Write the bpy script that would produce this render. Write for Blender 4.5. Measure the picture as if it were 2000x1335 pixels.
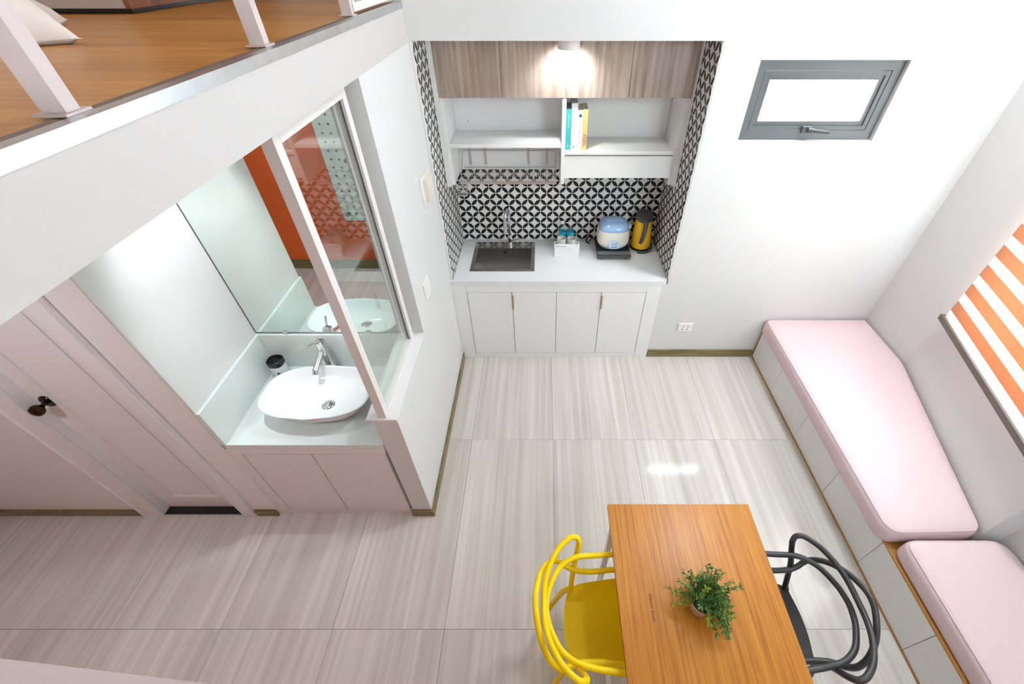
import bpy, bmesh, math, random
from mathutils import Vector, Matrix
random.seed(7)
PI = math.pi
for o in list(bpy.data.objects): bpy.data.objects.remove(o)
S = bpy.context.scene
C = S.collection

# ------------------------------------------------------------------ camera, world, exposure
cam_d = bpy.data.cameras.new('camera'); cam = bpy.data.objects.new('camera', cam_d); C.objects.link(cam)
cam_d.sensor_width = 36.0; cam_d.lens = 36.0*831/2000; cam_d.shift_x = -0.0315
cam_d.clip_start = 0.01; cam_d.clip_end = 100
cam.location = (0, 0, 2.68); cam.rotation_euler = (PI/2-0.746, 0, 0)
S.camera = cam
W = bpy.data.worlds.new('daylight'); S.world = W; W.use_nodes = True
W.node_tree.nodes['Background'].inputs[0].default_value = (0.88, 0.945, 1.0, 1)
W.node_tree.nodes['Background'].inputs[1].default_value = 38.0
S.view_settings.view_transform = 'Standard'; S.view_settings.look = 'None'
S.view_settings.gamma = 1.0; S.view_settings.use_curve_mapping = False
S.view_settings.exposure = -0.16
def portal(loc, rot, sx, sy):
    d = bpy.data.lights.new('window_portal', 'AREA'); d.shape = 'RECTANGLE'; d.size = sx; d.size_y = sy; d.cycles.is_portal = True
    o = bpy.data.objects.new('window_portal', d); C.objects.link(o); o.location = loc; o.rotation_euler = rot
portal((2.64, 1.54, 2.04), (PI/2, 0, PI/2+.2767), 1.1, 2.1)     # daylight openings: blind window,
portal((1.775, -.56, 2.95), (PI/2, 0, PI), .95, .8)               # added unseen front window above the landing
portal((1.578, 2.88, 2.03), (PI/2, 0, 0), .8, .4)                # small back window
# lamp powers (W); the lamps themselves are built further down with their fittings
P_CEIL, P_LOFT, P_UNDER, P_NICHE, P_KITCHEN = 62, 12, 10.5, 44, 18
COL_CEIL, COL_WARM = (0.92, 0.96, 1.0), (1.0, 0.84, 0.68)

# ------------------------------------------------------------------ materials
MATS = {}
def newmat(name):
    m = bpy.data.materials.new(name); m.use_nodes = True
    nt = m.node_tree
    return m, nt, nt.nodes, nt.links, nt.nodes['Principled BSDF']
def plain(name, col, rough=0.5, metal=0.0, spec=0.5, noise=0.0, nscale=8.0, bump=0.0, bscale=200.0, coat=0.0):
    m, nt, N, L, B = newmat(name)
    B.inputs['Base Color'].default_value = (*col, 1); B.inputs['Roughness'].default_value = rough
    B.inputs['Metallic'].default_value = metal; B.inputs['Specular IOR Level'].default_value = spec
    B.inputs['Coat Weight'].default_value = coat
    tc = N.new('ShaderNodeTexCoord')
    if noise:
        n = N.new('ShaderNodeTexNoise'); n.inputs['Scale'].default_value = nscale; n.inputs['Detail'].default_value = 3
        L.new(tc.outputs['Object'], n.inputs['Vector'])
        r = N.new('ShaderNodeMixRGB'); r.blend_type = 'MIX'
        r.inputs[1].default_value = (*[c*(1-noise) for c in col], 1); r.inputs[2].default_value = (*[min(1, c*(1+noise)) for c in col], 1)
        L.new(n.outputs['Fac'], r.inputs[0]); L.new(r.outputs[0], B.inputs['Base Color'])
    if bump:
        n = N.new('ShaderNodeTexNoise'); n.inputs['Scale'].default_value = bscale
        L.new(tc.outputs['Object'], n.inputs['Vector'])
        b = N.new('ShaderNodeBump'); b.inputs['Strength'].default_value = bump; b.inputs['Distance'].default_value = 0.002
        L.new(n.outputs['Fac'], b.inputs['Height']); L.new(b.outputs[0], B.inputs['Normal'])
    MATS[name] = m
    return m
def streaky(name, cols, scale, rough, rnd=True, detail=6, bump=0.05, spec=0.5, second=None, pos=(0.3, 0.5, 0.7), coat=0.0):
    """streaks: noise stretched along one axis; cols three colours; scale xyz"""
    m, nt, N, L, B = newmat(name)
    tc = N.new('ShaderNodeTexCoord'); mp = N.new('ShaderNodeMapping'); mp.inputs['Scale'].default_value = scale
    vec = tc.outputs['Object']
    if rnd:
        oi = N.new('ShaderNodeObjectInfo'); mu = N.new('ShaderNodeVectorMath'); mu.operation = 'MULTIPLY_ADD'
        cb = N.new('ShaderNodeCombineXYZ'); mm = N.new('ShaderNodeMath'); mm.operation = 'MULTIPLY'; mm.inputs[1].default_value = 37.0
        L.new(oi.outputs['Random'], mm.inputs[0])
        for i in range(3): L.new(mm.outputs[0], cb.inputs[i])
        ad = N.new('ShaderNodeVectorMath'); ad.operation = 'ADD'
        L.new(vec, ad.inputs[0]); L.new(cb.outputs[0], ad.inputs[1]); vec = ad.outputs[0]
    L.new(vec, mp.inputs['Vector'])
    n = N.new('ShaderNodeTexNoise'); n.inputs['Scale'].default_value = 1.0; n.inputs['Detail'].default_value = detail; n.inputs['Roughness'].default_value = 0.62
    L.new(mp.outputs[0], n.inputs['Vector'])
    cr = N.new('ShaderNodeValToRGB')
    e = cr.color_ramp.elements
    e[0].position, e[0].color = pos[0], (*cols[0], 1); e[1].position, e[1].color = pos[2], (*cols[2], 1)
    k = e.new(pos[1]); k.color = (*cols[1], 1)
    L.new(n.outputs['Fac'], cr.inputs[0])
    out = cr.outputs[0]
    if second:
        mp2 = N.new('ShaderNodeMapping'); mp2.inputs['Scale'].default_value = second[0]; L.new(vec, mp2.inputs['Vector'])
        n2 = N.new('ShaderNodeTexNoise'); n2.inputs['Scale'].default_value = 1.0; n2.inputs['Detail'].default_value = 4; L.new(mp2.outputs[0], n2.inputs['Vector'])
        r2 = N.new('ShaderNodeValToRGB'); r2.color_ramp.elements[0].position = 0.42; r2.color_ramp.elements[1].position = 0.62
        L.new(n2.outputs['Fac'], r2.inputs[0])
        mx = N.new('ShaderNodeMixRGB'); mx.blend_type = 'MULTIPLY'; mx.inputs[2].default_value = (*second[1], 1)
        L.new(r2.outputs[0], mx.inputs[0]); L.new(out, mx.inputs[1]); out = mx.outputs[0]
    L.new(out, B.inputs['Base Color']); B.inputs['Roughness'].default_value = rough; B.inputs['Specular IOR Level'].default_value = spec
    B.inputs['Coat Weight'].default_value = coat
    if bump:
        b = N.new('ShaderNodeBump'); b.inputs['Strength'].default_value = bump; b.inputs['Distance'].default_value = 0.001
        L.new(n.outputs['Fac'], b.inputs['Height']); L.new(b.outputs[0], B.inputs['Normal'])
    MATS[name] = m
    return m
def petal_tile(name, p):
    m, nt, N, L, B = newmat(name)
    tc = N.new('ShaderNodeTexCoord'); sx = N.new('ShaderNodeSeparateXYZ'); L.new(tc.outputs['Object'], sx.inputs[0])
    def M(op, a, b=None):
        k = N.new('ShaderNodeMath'); k.operation = op
        for i, v in enumerate((a, b)):
            if v is None: continue
            if isinstance(v, (int, float)): k.inputs[i].default_value = v
            else: L.new(v, k.inputs[i])
        return k.outputs[0]
    x, z = sx.outputs[0], sx.outputs[2]
    a = M('DIVIDE', M('ADD', x, z), p); b = M('DIVIDE', M('SUBTRACT', x, z), p)
    fa = M('ABSOLUTE', M('SUBTRACT', M('FRACT', M('ADD', a, 50.0)), 0.5)); fb = M('ABSOLUTE', M('SUBTRACT', M('FRACT', M('ADD', b, 50.0)), 0.5))
    ia = M('SUBTRACT', 1.0, fa); ib = M('SUBTRACT', 1.0, fb)
    d1 = M('ADD', M('MULTIPLY', fa, fa), M('MULTIPLY', ib, ib)); d2 = M('ADD', M('MULTIPLY', fb, fb), M('MULTIPLY', ia, ia))
    dark = M('LESS_THAN', M('MINIMUM', d1, d2), 0.690**2)
    n = N.new('ShaderNodeTexNoise'); n.inputs['Scale'].default_value = 60; L.new(tc.outputs['Object'], n.inputs['Vector'])
    w = N.new('ShaderNodeMixRGB'); w.inputs[1].default_value = (.80, .79, .78, 1); w.inputs[2].default_value = (.90, .89, .88, 1); L.new(n.outputs['Fac'], w.inputs[0])
    mx = N.new('ShaderNodeMixRGB'); mx.inputs[2].default_value = (.010, .010, .011, 1)
    L.new(dark, mx.inputs[0]); L.new(w.outputs[0], mx.inputs[1]); L.new(mx.outputs[0], B.inputs['Base Color'])
    B.inputs['Roughness'].default_value = 0.4; B.inputs['Specular IOR Level'].default_value = 0.3
    MATS[name] = m
def glassmat(name, tint, base=0.05, extra=0.85, rough=0.0):
    m, nt, N, L, B = newmat(name); N.remove(B)
    out = N['Material Output']; tr = N.new('ShaderNodeBsdfTransparent'); tr.inputs[0].default_value = (*tint, 1)
    gl = N.new('ShaderNodeBsdfGlossy'); gl.inputs['Roughness'].default_value = rough; gl.inputs[0].default_value = (1, 1, 1, 1)
    lw = N.new('ShaderNodeLayerWeight'); lw.inputs[0].default_value = 0.5
    pw = N.new('ShaderNodeMath'); pw.operation = 'POWER'; pw.inputs[1].default_value = 4.0; L.new(lw.outputs['Facing'], pw.inputs[0])
    ma = N.new('ShaderNodeMath'); ma.operation = 'MULTIPLY_ADD'; ma.inputs[1].default_value = extra; ma.inputs[2].default_value = base; L.new(pw.outputs[0], ma.inputs[0])
    mx = N.new('ShaderNodeMixShader'); L.new(ma.outputs[0], mx.inputs[0]); L.new(tr.outputs[0], mx.inputs[1]); L.new(gl.outputs[0], mx.inputs[2])
    L.new(mx.outputs[0], out.inputs[0]); MATS[name] = m
def fabric_translucent(name, col, trans, transp):
    m, nt, N, L, B = newmat(name); N.remove(B); out = N['Material Output']
    tc = N.new('ShaderNodeTexCoord'); n = N.new('ShaderNodeTexNoise'); n.inputs['Scale'].default_value = 300; L.new(tc.outputs['Object'], n.inputs['Vector'])
    cm = N.new('ShaderNodeMixRGB'); cm.inputs[1].default_value = (*[c*.93 for c in col], 1); cm.inputs[2].default_value = (*col, 1); L.new(n.outputs['Fac'], cm.inputs[0])
    d = N.new('ShaderNodeBsdfDiffuse'); t = N.new('ShaderNodeBsdfTranslucent'); a = N.new('ShaderNodeMixShader'); a.inputs[0].default_value = trans
    L.new(cm.outputs[0], d.inputs[0]); L.new(cm.outputs[0], t.inputs[0])
    L.new(d.outputs[0], a.inputs[1]); L.new(t.outputs[0], a.inputs[2])
    tp = N.new('ShaderNodeBsdfTransparent'); b = N.new('ShaderNodeMixShader'); b.inputs[0].default_value = transp
    L.new(a.outputs[0], b.inputs[1]); L.new(tp.outputs[0], b.inputs[2]); L.new(b.outputs[0], out.inputs[0]); MATS[name] = m
def glow(name, col, strength):
    m, nt, N, L, B = newmat(name)
    B.inputs['Base Color'].default_value = (*col, 1); B.inputs['Emission Color'].default_value = (*col, 1); B.inputs['Emission Strength'].default_value = strength
    MATS[name] = m

plain('paint', (.725, .722, .72), .6, noise=.012, nscale=3, bump=.03, bscale=90)
plain('paint_trim', (.83, .82, .81), .38, noise=.01, nscale=5)
plain('orange_paint', (.76, .130, .034), .6, spec=.15, noise=.04, nscale=3, bump=.05, bscale=120)
plain('fascia_shade_paint', (.60, .572, .565), .6, noise=.012, nscale=3, bump=.03, bscale=90)  # wall paint greyed: the fascia's shade is put into its colour
plain('ceiling_paint', (.85, .85, .84), .7, noise=.01)
streaky('floor_tile', ((.54, .50, .445), (.645, .605, .555), (.74, .71, .67)), (26, .55, 1), .10, spec=.55, bump=0, second=((5, .18, 1), (.90, .90, .90)))
plain('grout', (.22, .19, .16), .8, noise=.1)
streaky('olive_wood', ((.10, .075, .025), (.19, .145, .055), (.30, .24, .11)), (4, 4, 60), .35, bump=.02)
streaky('oak', ((.33, .115, .012), (.46, .175, .020), (.55, .235, .032)), (105, 3.2, 10), .30, spec=.22, rnd=False, detail=8, second=((14, 1.1, 2), (.90, .86, .80)), pos=(.32, .5, .68))
streaky('bench_wood', ((.36, .155, .035), (.47, .22, .05), (.56, .28, .08)), (30, 1.5, 30), .4, detail=5)
streaky('loft_wood', ((.38, .165, .040), (.52, .245, .065), (.62, .31, .09)), (1.2, 38, 1), .32, rnd=False, detail=8, second=((.7, 6, 1), (.80, .76, .70)))
streaky('ash_wood', ((.27, .20, .16), (.43, .34, .28), (.56, .46, .39)), (42, 42, 2.0), .45, detail=8, second=((7, 7, .6), (.82, .79, .77)))
streaky('red_wood', ((.13, .04, .02), (.20, .065, .03), (.27, .09, .045)), (3, 20, 2), .4)
petal_tile('petal_tile', .1028)
plain('white_laminate', (.87, .87, .865), .28, noise=.008, nscale=2)
plain('bench_white', (.87, .865, .855), .30, noise=.01)
plain('vanity_white', (.79, .76, .74), .35, noise=.012)
plain('quartz', (.78, .80, .80), .16, noise=.02, nscale=60)
plain('green_quartz', (.76, .82, .80), .15, noise=.02, nscale=20)
plain('porcelain', (.86, .88, .89), .07, spec=.6, noise=.004)
plain('chrome', (.72, .72, .71), .14, metal=1, noise=.03)
plain('rack_steel', (.62, .62, .61), .38, metal=1, noise=.05)
plain('steel', (.50, .49, .47), .26, metal=1, noise=.08, nscale=30)
plain('angle_steel', (.72, .745, .765), .36, metal=1, noise=.12, nscale=18)
plain('mirror', (.86, .93, .905), .012, metal=1, noise=.002)
plain('black', (.012, .012, .013), .35, noise=.1)
plain('granite', (.010, .010, .011), .2, noise=.3, nscale=150)
plain('bronze', (.055, .035, .018), .22, metal=1, noise=.15, nscale=20)
plain('brass', (.60, .47, .27), .28, metal=1, noise=.05)
plain('pink', (.78, .605, .625), .9, spec=.15, noise=.03, nscale=30, bump=.35, bscale=450)
plain('yellow_plastic', (.95, .66, .003), .42, spec=.22, noise=.015)
plain('grey_plastic', (.032, .030, .032), .38, noise=.08)
plain('white_metal', (.80, .77, .75), .42, noise=.02, nscale=10)
plain('rail_paint', (.62, .53, .52), .45, noise=.05, nscale=18)
plain('grey_alu', (.115, .127, .132), .42, metal=0, noise=.04)
plain('dark_grey', (.07, .068, .072), .45, noise=.06)
plain('mid_grey', (.25, .25, .25), .35, metal=.5, noise=.05)
plain('rail_brown', (.15, .115, .095), .5, noise=.04)
plain('cream', (.84, .80, .70), .35, noise=.01)
plain('cream_box', (.80, .74, .64), .5, noise=.01)
plain('cooker_blue', (.36, .56, .85), .18, noise=.02, coat=.4)
plain('pale_blue', (.62, .77, .93), .2, noise=.02)
plain('kettle_yellow', (.95, .52, .008), .22, noise=.01, coat=.3)
plain('label_blue', (.03, .50, .66), .35, noise=.25, nscale=60)
plain('cup_white', (.84, .82, .76), .2, noise=.01)
plain('card', (.86, .86, .88), .5, noise=.01)
plain('ink', (.16, .16, .18), .6, noise=.1)
plain('pale_ink', (.66, .66, .72), .6, noise=.05)
plain('teal', (.055, .48, .46), .45, noise=.03)
plain('book_white', (.80, .80, .83), .5, noise=.02)
plain('book_yellow', (.83, .58, .20), .5, noise=.03)
plain('paper', (.56, .52, .46), .8, noise=.15, nscale=120)
plain('teal_light', (.35, .80, .80), .5, noise=.02)
plain('lilac_ink', (.50, .52, .70), .6, noise=.05)
plain('green_dark', (.03, .12, .08), .5, noise=.05)
plain('red_print', (.10, .012, .004), .6, noise=.1)
plain('pot', (.55, .42, .36), .7, noise=.2, nscale=30)
plain('soil', (.06, .03, .018), .9, noise=.4, nscale=120)
plain('leaf', (.075, .20, .035), .5, noise=.55, nscale=22)
plain('leaf_yellow', (.26, .36, .03), .5, noise=.4, nscale=22)
plain('stem', (.11, .07, .03), .7, noise=.2)
plain('cotton', (.80, .74, .70), .9, spec=.1, noise=.03, bump=.2, bscale=60)
plain('pegboard', (.76, .82, .79), .45, noise=.01)
plain('peg_brown', (.15, .085, .05), .7, noise=.2, nscale=40)
plain('wardrobe_grey', (.52, .45, .43), .45, noise=.01)
plain('concrete', (.60, .60, .60), .8, noise=.06)
fabric_translucent('blind_orange', (.74, .36, .20), .27, 0.0)
fabric_translucent('blind_sheer', (.93, .90, .85), .6, .38)
glassmat('pane', (.93, .985, .965), .07, .9)
glassmat('clear', (.90, .96, .97), .06, .6)
glow('lamp_glow', (1, .97, .93), 3.0)

# ------------------------------------------------------------------ mesh helpers
WL = {}
def BM(): return bmesh.new()
def bx(bm, x0, x1, y0, y1, z0, z1, mat=None):
    v = [bm.verts.new((x, y, z)) for z in (z0, z1) for x, y in ((x0, y0), (x1, y0), (x1, y1), (x0, y1))]
    if mat is not None:
        for q in v: q.co = mat @ q.co
    for f in ((3, 2, 1, 0), (4, 5, 6, 7), (0, 1, 5, 4), (1, 2, 6, 5), (2, 3, 7, 6), (3, 0, 4, 7)): bm.faces.new([v[i] for i in f])
    return bm
def box(*a, mat=None): return bx(BM(), *a, mat=mat)
def catmull(pts, n=6, closed=False):
    P = [Vector(p) for p in pts]; out = []; m = len(P)
    rng = range(m) if closed else range(m-1)
    for i in rng:
        g = (lambda k: P[k % m]) if closed else (lambda k: P[max(0, min(m-1, k))])
        a, b, c, d = g(i-1), g(i), g(i+1), g(i+2)
        for j in range(n):
            t = j/n
            out.append(.5*((2*b)+(c-a)*t+(2*a-5*b+4*c-d)*t*t+(3*b-a-3*c+d)*t**3))
    if not closed: out.append(P[-1])
    return out
def tube(bm, pts, r, seg=8, closed=False):
    """r: number or list per point"""
    P = [Vector(p) for p in pts]; n = len(P)
    R = r if isinstance(r, (list, tuple)) else [r]*n
    rings = []; prev = None
    for i in range(n):
        if closed: t = (P[(i+1) % n]-P[i-1]).normalized()
        else: t = (P[min(n-1, i+1)]-P[max(0, i-1)]).normalized()
        if prev is None:
            u = t.cross(Vector((0, 0, 1)));
            if u.length < .05: u = t.cross(Vector((1, 0, 0)))
            u.normalize()
        else:
            u = prev - t*prev.dot(t); u.normalize()
        prev = u; v = t.cross(u)
        rings.append([bm.verts.new(P[i]+(u*math.cos(2*PI*k/seg)+v*math.sin(2*PI*k/seg))*R[i]) for k in range(seg)])
    m = n if closed else n-1
    for i in range(m):
        a, b = rings[i], rings[(i+1) % n]
        for k in range(seg): bm.faces.new((a[k], a[(k+1) % seg], b[(k+1) % seg], b[k]))
    if not closed:
        bm.faces.new(list(reversed(rings[0]))); bm.faces.new(rings[-1])
    return bm
def loft(bm, rings, cap0=True, cap1=True):
    V = [[bm.verts.new(p) for p in r] for r in rings]; n = len(V[0])
    for a, b in zip(V, V[1:]):
        for k in range(n): bm.faces.new((a[k], a[(k+1) % n], b[(k+1) % n], b[k]))
    if cap0: bm.faces.new(list(reversed(V[0])))
    if cap1: bm.faces.new(V[-1])
    return bm
def circ(cx, cy, z, r, n=24): return [(cx+r*math.cos(2*PI*k/n), cy+r*math.sin(2*PI*k/n), z) for k in range(n)]
def sq(cx, cy, z, rx, ry, e=.5, n=40):
    o = []
    for k in range(n):
        a = 2*PI*k/n; c, s = math.cos(a), math.sin(a)
        o.append((cx+rx*math.copysign(abs(c)**e, c), cy+ry*math.copysign(abs(s)**e, s), z))
    return o
def lathe(bm, cx, cy, prof, n=24, cap0=True, cap1=True): return loft(bm, [circ(cx, cy, z, r, n) for r, z in prof], cap0, cap1)
def prism(bm, poly, z0, z1):
    return loft(bm, [[(x, y, z0) for x, y in poly], [(x, y, z1) for x, y in poly]])
def disc(bm, c, nrm, r, h, n=16):
    nrm = Vector(nrm).normalized(); c = Vector(c)
    return tube(bm, [c, c+nrm*h], r, n)
def obj(name, bm, mat, parent=None, bevel=0, seg=2, smooth=False, origin=None, label=None, kind=None, local=False, angle=None):
    if bevel:
        bmesh.ops.bevel(bm, geom=[e for e in bm.edges if len(e.link_faces) == 2 and e.calc_face_angle(0) > .5], offset=bevel, segments=seg, profile=.5, affect='EDGES', clamp_overlap=True)
    bmesh.ops.recalc_face_normals(bm, faces=bm.faces)
    cs = [v.co for v in bm.verts]
    if origin is None:
        lo = [min(c[i] for c in cs) for i in range(3)]; hi = [max(c[i] for c in cs) for i in range(3)]
        origin = Vector(((lo[0]+hi[0])/2, (lo[1]+hi[1])/2, lo[2]))
    origin = Vector(origin)
    for v in bm.verts: v.co -= origin
    if smooth:
        for f in bm.faces: f.smooth = True
    me = bpy.data.meshes.new(name); bm.to_mesh(me); bm.free()
    me.materials.append(MATS[mat])
    if smooth and hasattr(me, 'set_sharp_from_angle'): me.set_sharp_from_angle(angle=angle or .7)
    o = bpy.data.objects.new(name, me); C.objects.link(o)
    pw = WL.get(parent, Vector((0, 0, 0))) if (parent is not None and not local) else Vector((0, 0, 0))
    o.location = origin-pw
    if parent is not None: o.parent = parent
    WL[o] = origin
    if label: o['label'] = label
    if kind: o['kind'] = kind
    return o
def thing(name, label, cat, loc, rz=0, group=None):
    o = bpy.data.objects.new(name, None); C.objects.link(o); o.location = loc; o.rotation_euler[2] = rz; o.empty_display_size = .05
    o['label'] = label; o['category'] = cat
    if group: o['group'] = group
    WL[o] = Vector(loc)
    return o
def tag(o, label, cat, group=None):
    o['label'] = label; o['category'] = cat
    if group: o['group'] = group
    return o
def struct(name, bm, mat, label, parent=None, **k):
    o = obj(name, bm, mat, parent, **k); o['kind'] = 'structure'
    if parent is None: o['label'] = label; o['category'] = name.split('_')[0]
    return o
def sempty(name, label, loc, cat=None):
    o = thing(name, label, cat or name.split('_')[0], loc); o['kind'] = 'structure'; return o
def inst(src, loc_world, parent, rz=0, mat=None):
    c = src.copy(); C.objects.link(c)
    c.parent = parent; c.location = Vector(loc_world)-WL.get(parent, Vector((0, 0, 0))); c.rotation_euler[2] = rz
    WL[c] = Vector(loc_world)
    return c
def text_bm(s, size, mw, depth=.0006):
    cu = bpy.data.curves.new('t', 'FONT'); cu.body = s; cu.size = size; cu.extrude = depth; cu.align_x = 'CENTER'; cu.align_y = 'CENTER'
    o = bpy.data.objects.new('t', cu); C.objects.link(o)
    dg = bpy.context.evaluated_depsgraph_get(); dg.update()
    me = bpy.data.meshes.new_from_object(o.evaluated_get(dg)); bm = BM(); bm.from_mesh(me); bm.transform(mw)
    bpy.data.objects.remove(o); bpy.data.curves.remove(cu); bpy.data.meshes.remove(me)
    return bm
def lamp_light(name, loc, power, size, col, parent, spot=None, aim=None):
    d = bpy.data.lights.new(name, 'SPOT' if spot else 'AREA'); d.energy = power; d.color = col
    if spot: d.spot_size = spot; d.spot_blend = .8; d.shadow_soft_size = size
    else: d.shape = 'DISK'; d.size = size
    o = bpy.data.objects.new(name, d); C.objects.link(o); o.parent = parent; o.location = Vector(loc)-WL[parent]
    if aim: o.rotation_euler = (Vector(aim)-Vector(loc)).to_track_quat('-Z', 'Y').to_euler()
    return o

# ------------------------------------------------------------------ the room
ZC = 4.4; YB = 2.721; XM = -.718; YD = 1.265; YF = -.445; XL = -3.6
# floor slab and tiles
floor = struct('floor', box(XL-.1, 2.9, YF-.1, YB+.1, -.12, -.013), 'grout', 'glossy beige wood-look floor tiles of the whole room', origin=(0, 0, -.12))
TX0, TY0 = -.536, .631
cells = {}
for i in range(-6, 6):
    for j in range(-1, 3):
        x0 = TX0+.6*i; y0 = TY0-1.2+1.2*j
        a0, a1 = max(x0, XL+.01)+.0009, min(x0+.6, 2.64)-.0009
        b0, b1 = max(y0, YF+.01)+.0009, min(y0+1.2, YB-.005)-.0009
        if a1-a0 < .03 or b1-b0 < .03: continue
        key = (round(a1-a0, 3), round(b1-b0, 3)); cen = ((a0+a1)/2, (b0+b1)/2, -.013)
        if key in cells: inst(cells[key], cen, floor)
        else: cells[key] = obj('floor_tile', bx(BM(), a0, a1, b0, b1, -.013, 0), 'floor_tile', floor, bevel=.0012, seg=1)

AX0, AX1, AY = -.708, .953, 3.338        # alcove structure faces
ZA = 2.323
# back wall with alcove and window hole
bm = BM(); WX0, WX1, WZ0, WZ1 = 1.172, 1.985, 1.822, 2.238; YO = YB+.16
bx(bm, AX1, WX0, YB, YO, 0, ZC); bx(bm, WX1, 2.95, YB, YO, 0, ZC); bx(bm, WX0, WX1, YB, YO, 0, WZ0); bx(bm, WX0, WX1, YB, YO, WZ1, ZC)
bx(bm, -.835, AX1, YB, AY+.12, ZA, 2.55)                       # lintel and alcove ceiling
bx(bm, XM, AX1, YB, YO, 2.55, ZC)
bx(bm, -.835, AX1+.12, AY, AY+.12, 0, ZA)                      # alcove back
bx(bm, .912, AX1, YB, AY, 0, .771); bx(bm, AX1, AX1+.12, YO, AY, 0, 2.55)                          # alcove right
bx(bm, -.835, AX0, YB, AY, 0, ZA)                              # alcove left
wall_back = struct('wall_back', bm, 'paint', 'white back wall with the kitchen alcove and small window', origin=(0, YB, 0))
# alcove wall tiles
TP = .2056; TZ0 = .822
tile = None
def put_tile(cx, cy, z, rz):
    global tile
    if tile is None:
        tile = obj('tile', box(cx-.1022, cx+.1022, cy-.004, cy+.004, z-.1022, z+.1022), 'petal_tile', wall_back, origin=(cx, cy, z), bevel=.001, seg=1)
    else: inst(tile, (cx, cy, z), wall_back, rz)
for r in range(4):
    for c in range(8): put_tile(-.70+TP*(c+.5), 3.334, TZ0+TP*(r+.5), 0)
for r in range(7):
    for c in range(3):
        y = YB+.002+.1028+c*.2032
        put_tile(-.704, y, TZ0+TP*(r+.5), PI/2); put_tile(.949, y, TZ0+TP*(r+.5), PI/2)
cut = None
for c in range(3):
    for x in (-.704, .949):
        y = YB+.002+.1028+c*.2032; z = TZ0+7*TP
        if cut is None:
            cut = obj('tile', box(x-.1022, x+.1022, y-.004, y+.004, z+.001, ZA-.002), 'petal_tile', wall_back, origin=(x, y, z+.1028)); cut.rotation_euler[2] = PI/2
        else: inst(cut, (x, y, z+.1028), wall_back, PI/2)

# middle wall (between wash niche and kitchen) with the interior window opening
bm = BM(); OY = 1.90
bx(bm, -.835, XM, OY, YB, 0, 2.315)
bx(bm, -.835, XM, YD, OY, 0, .985)
wall_mid = struct('wall_middle', bm, 'paint', 'white wall between wash niche and kitchen alcove', origin=(-.77, 2, 0))
# door wall and niche walls
DX0, DX1, DZ = -2.45, -1.91, 2.02
bm = BM()
bx(bm, XL, DX0, YD, YD+.12, 0, 2.315); bx(bm, DX1, -1.69, YD, YD+.12, 0, 2.315); bx(bm, DX0, DX1, YD, YD+.12, DZ, 2.315)
bx(bm, -1.79, -1.69, YD+.12, 1.97, 0, 2.315)
bx(bm, -1.69, -.835, 1.862, 1.97, 0, 2.315)
wall_door = struct('wall_door', bm, 'paint_trim', 'off-white wall holding the panelled door and wash niche', origin=(-2, YD, 0))
nw = obj('niche_lining', box(-1.6895, -1.678, YD+.004, 1.860, 1.036, 2.313), 'paint', wall_door)
# right wall, four runs
def seg_wall(bm, p0, p1, z0, z1, th, holes=()):
    p0 = Vector((*p0, 0)); p1 = Vector((*p1, 0)); d = (p1-p0); Ln = d.length; d.normalize(); n = Vector((-d.y, d.x, 0))
    M = Matrix(((d.x, n.x, 0, p0.x), (d.y, n.y, 0, p0.y), (0, 0, 1, 0), (0, 0, 0, 1)))
    if not holes: bx(bm, 0, Ln, 0, th, z0, z1, mat=M)
    for a0, a1, h0, h1 in holes:
        bx(bm, 0, a0, 0, th, z0, z1, mat=M); bx(bm, a1, Ln, 0, th, z0, z1, mat=M); bx(bm, a0, a1, 0, th, z0, h0, mat=M); bx(bm, a0, a1, 0, th, h1, z1, mat=M)
    return M
R0, R1, R2, R3, R4 = (2.667, YB+.0), (2.667, 2.2), (2.318, .966), (2.40, .938), (2.40, YF)
HB0, HB1, HZ0, HZ1 = .13, 1.24, .985, 3.1
bm = BM()
seg_wall(bm, R0, R1, 0, ZC, .14); MA = seg_wall(bm, R1, R2, 0, ZC, .14, [(HB0, HB1, HZ0, HZ1)]); seg_wall(bm, R2, R3, 0, ZC, .14); seg_wall(bm, R3, R4, 0, ZC, .14)
struct('wall_right', bm, 'paint', 'white right wall with the angled blind window', origin=(2.6, 1.5, 0))
# front, left, ceiling
struct('wall_front', box(XL-.1, -.25, YF-.12, YF, 0, 2.315), 'orange_paint', 'orange wall facing the mirror under the loft', origin=(-2, YF, 0))
bm = BM(); bx(bm, XL-.1, 1.3, YF-.12, YF, 2.49, ZC); bx(bm, -.25, 1.3, YF-.12, YF, 0, 2.49); bx(bm, 1.3, 2.25, YF-.12, YF, 0, 2.55); bx(bm, 1.3, 2.25, YF-.12, YF, 3.35, ZC); bx(bm, 2.25, 2.7, YF-.12, YF, 0, ZC)
struct('wall_front_upper', bm, 'paint', 'white front wall behind the camera', origin=(1, YF, 0))
struct('wall_left', box(XL-.12, XL, YF-.12, 3.6, 0, ZC), 'paint', 'white left wall beyond the door', origin=(XL, 1, 0))
struct('wall_loft', box(XL, XM, 3.46, 3.6, 2.49, ZC), 'paint', 'white rear wall of the sleeping loft', origin=(-2, 3.5, 2.49))
bm = box(XM-.0, XM+.12, YO, 3.6, 2.55, ZC)
struct('wall_loft_side', bm, 'paint', 'white side wall at the loft end', origin=(XM, 3.2, 2.55))
struct('ceiling', box(XL-.12, 3.0, YF-.12, 3.6, ZC, ZC+.1), 'ceiling_paint', 'white ceiling high above room and loft', origin=(0, 1, ZC))
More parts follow.
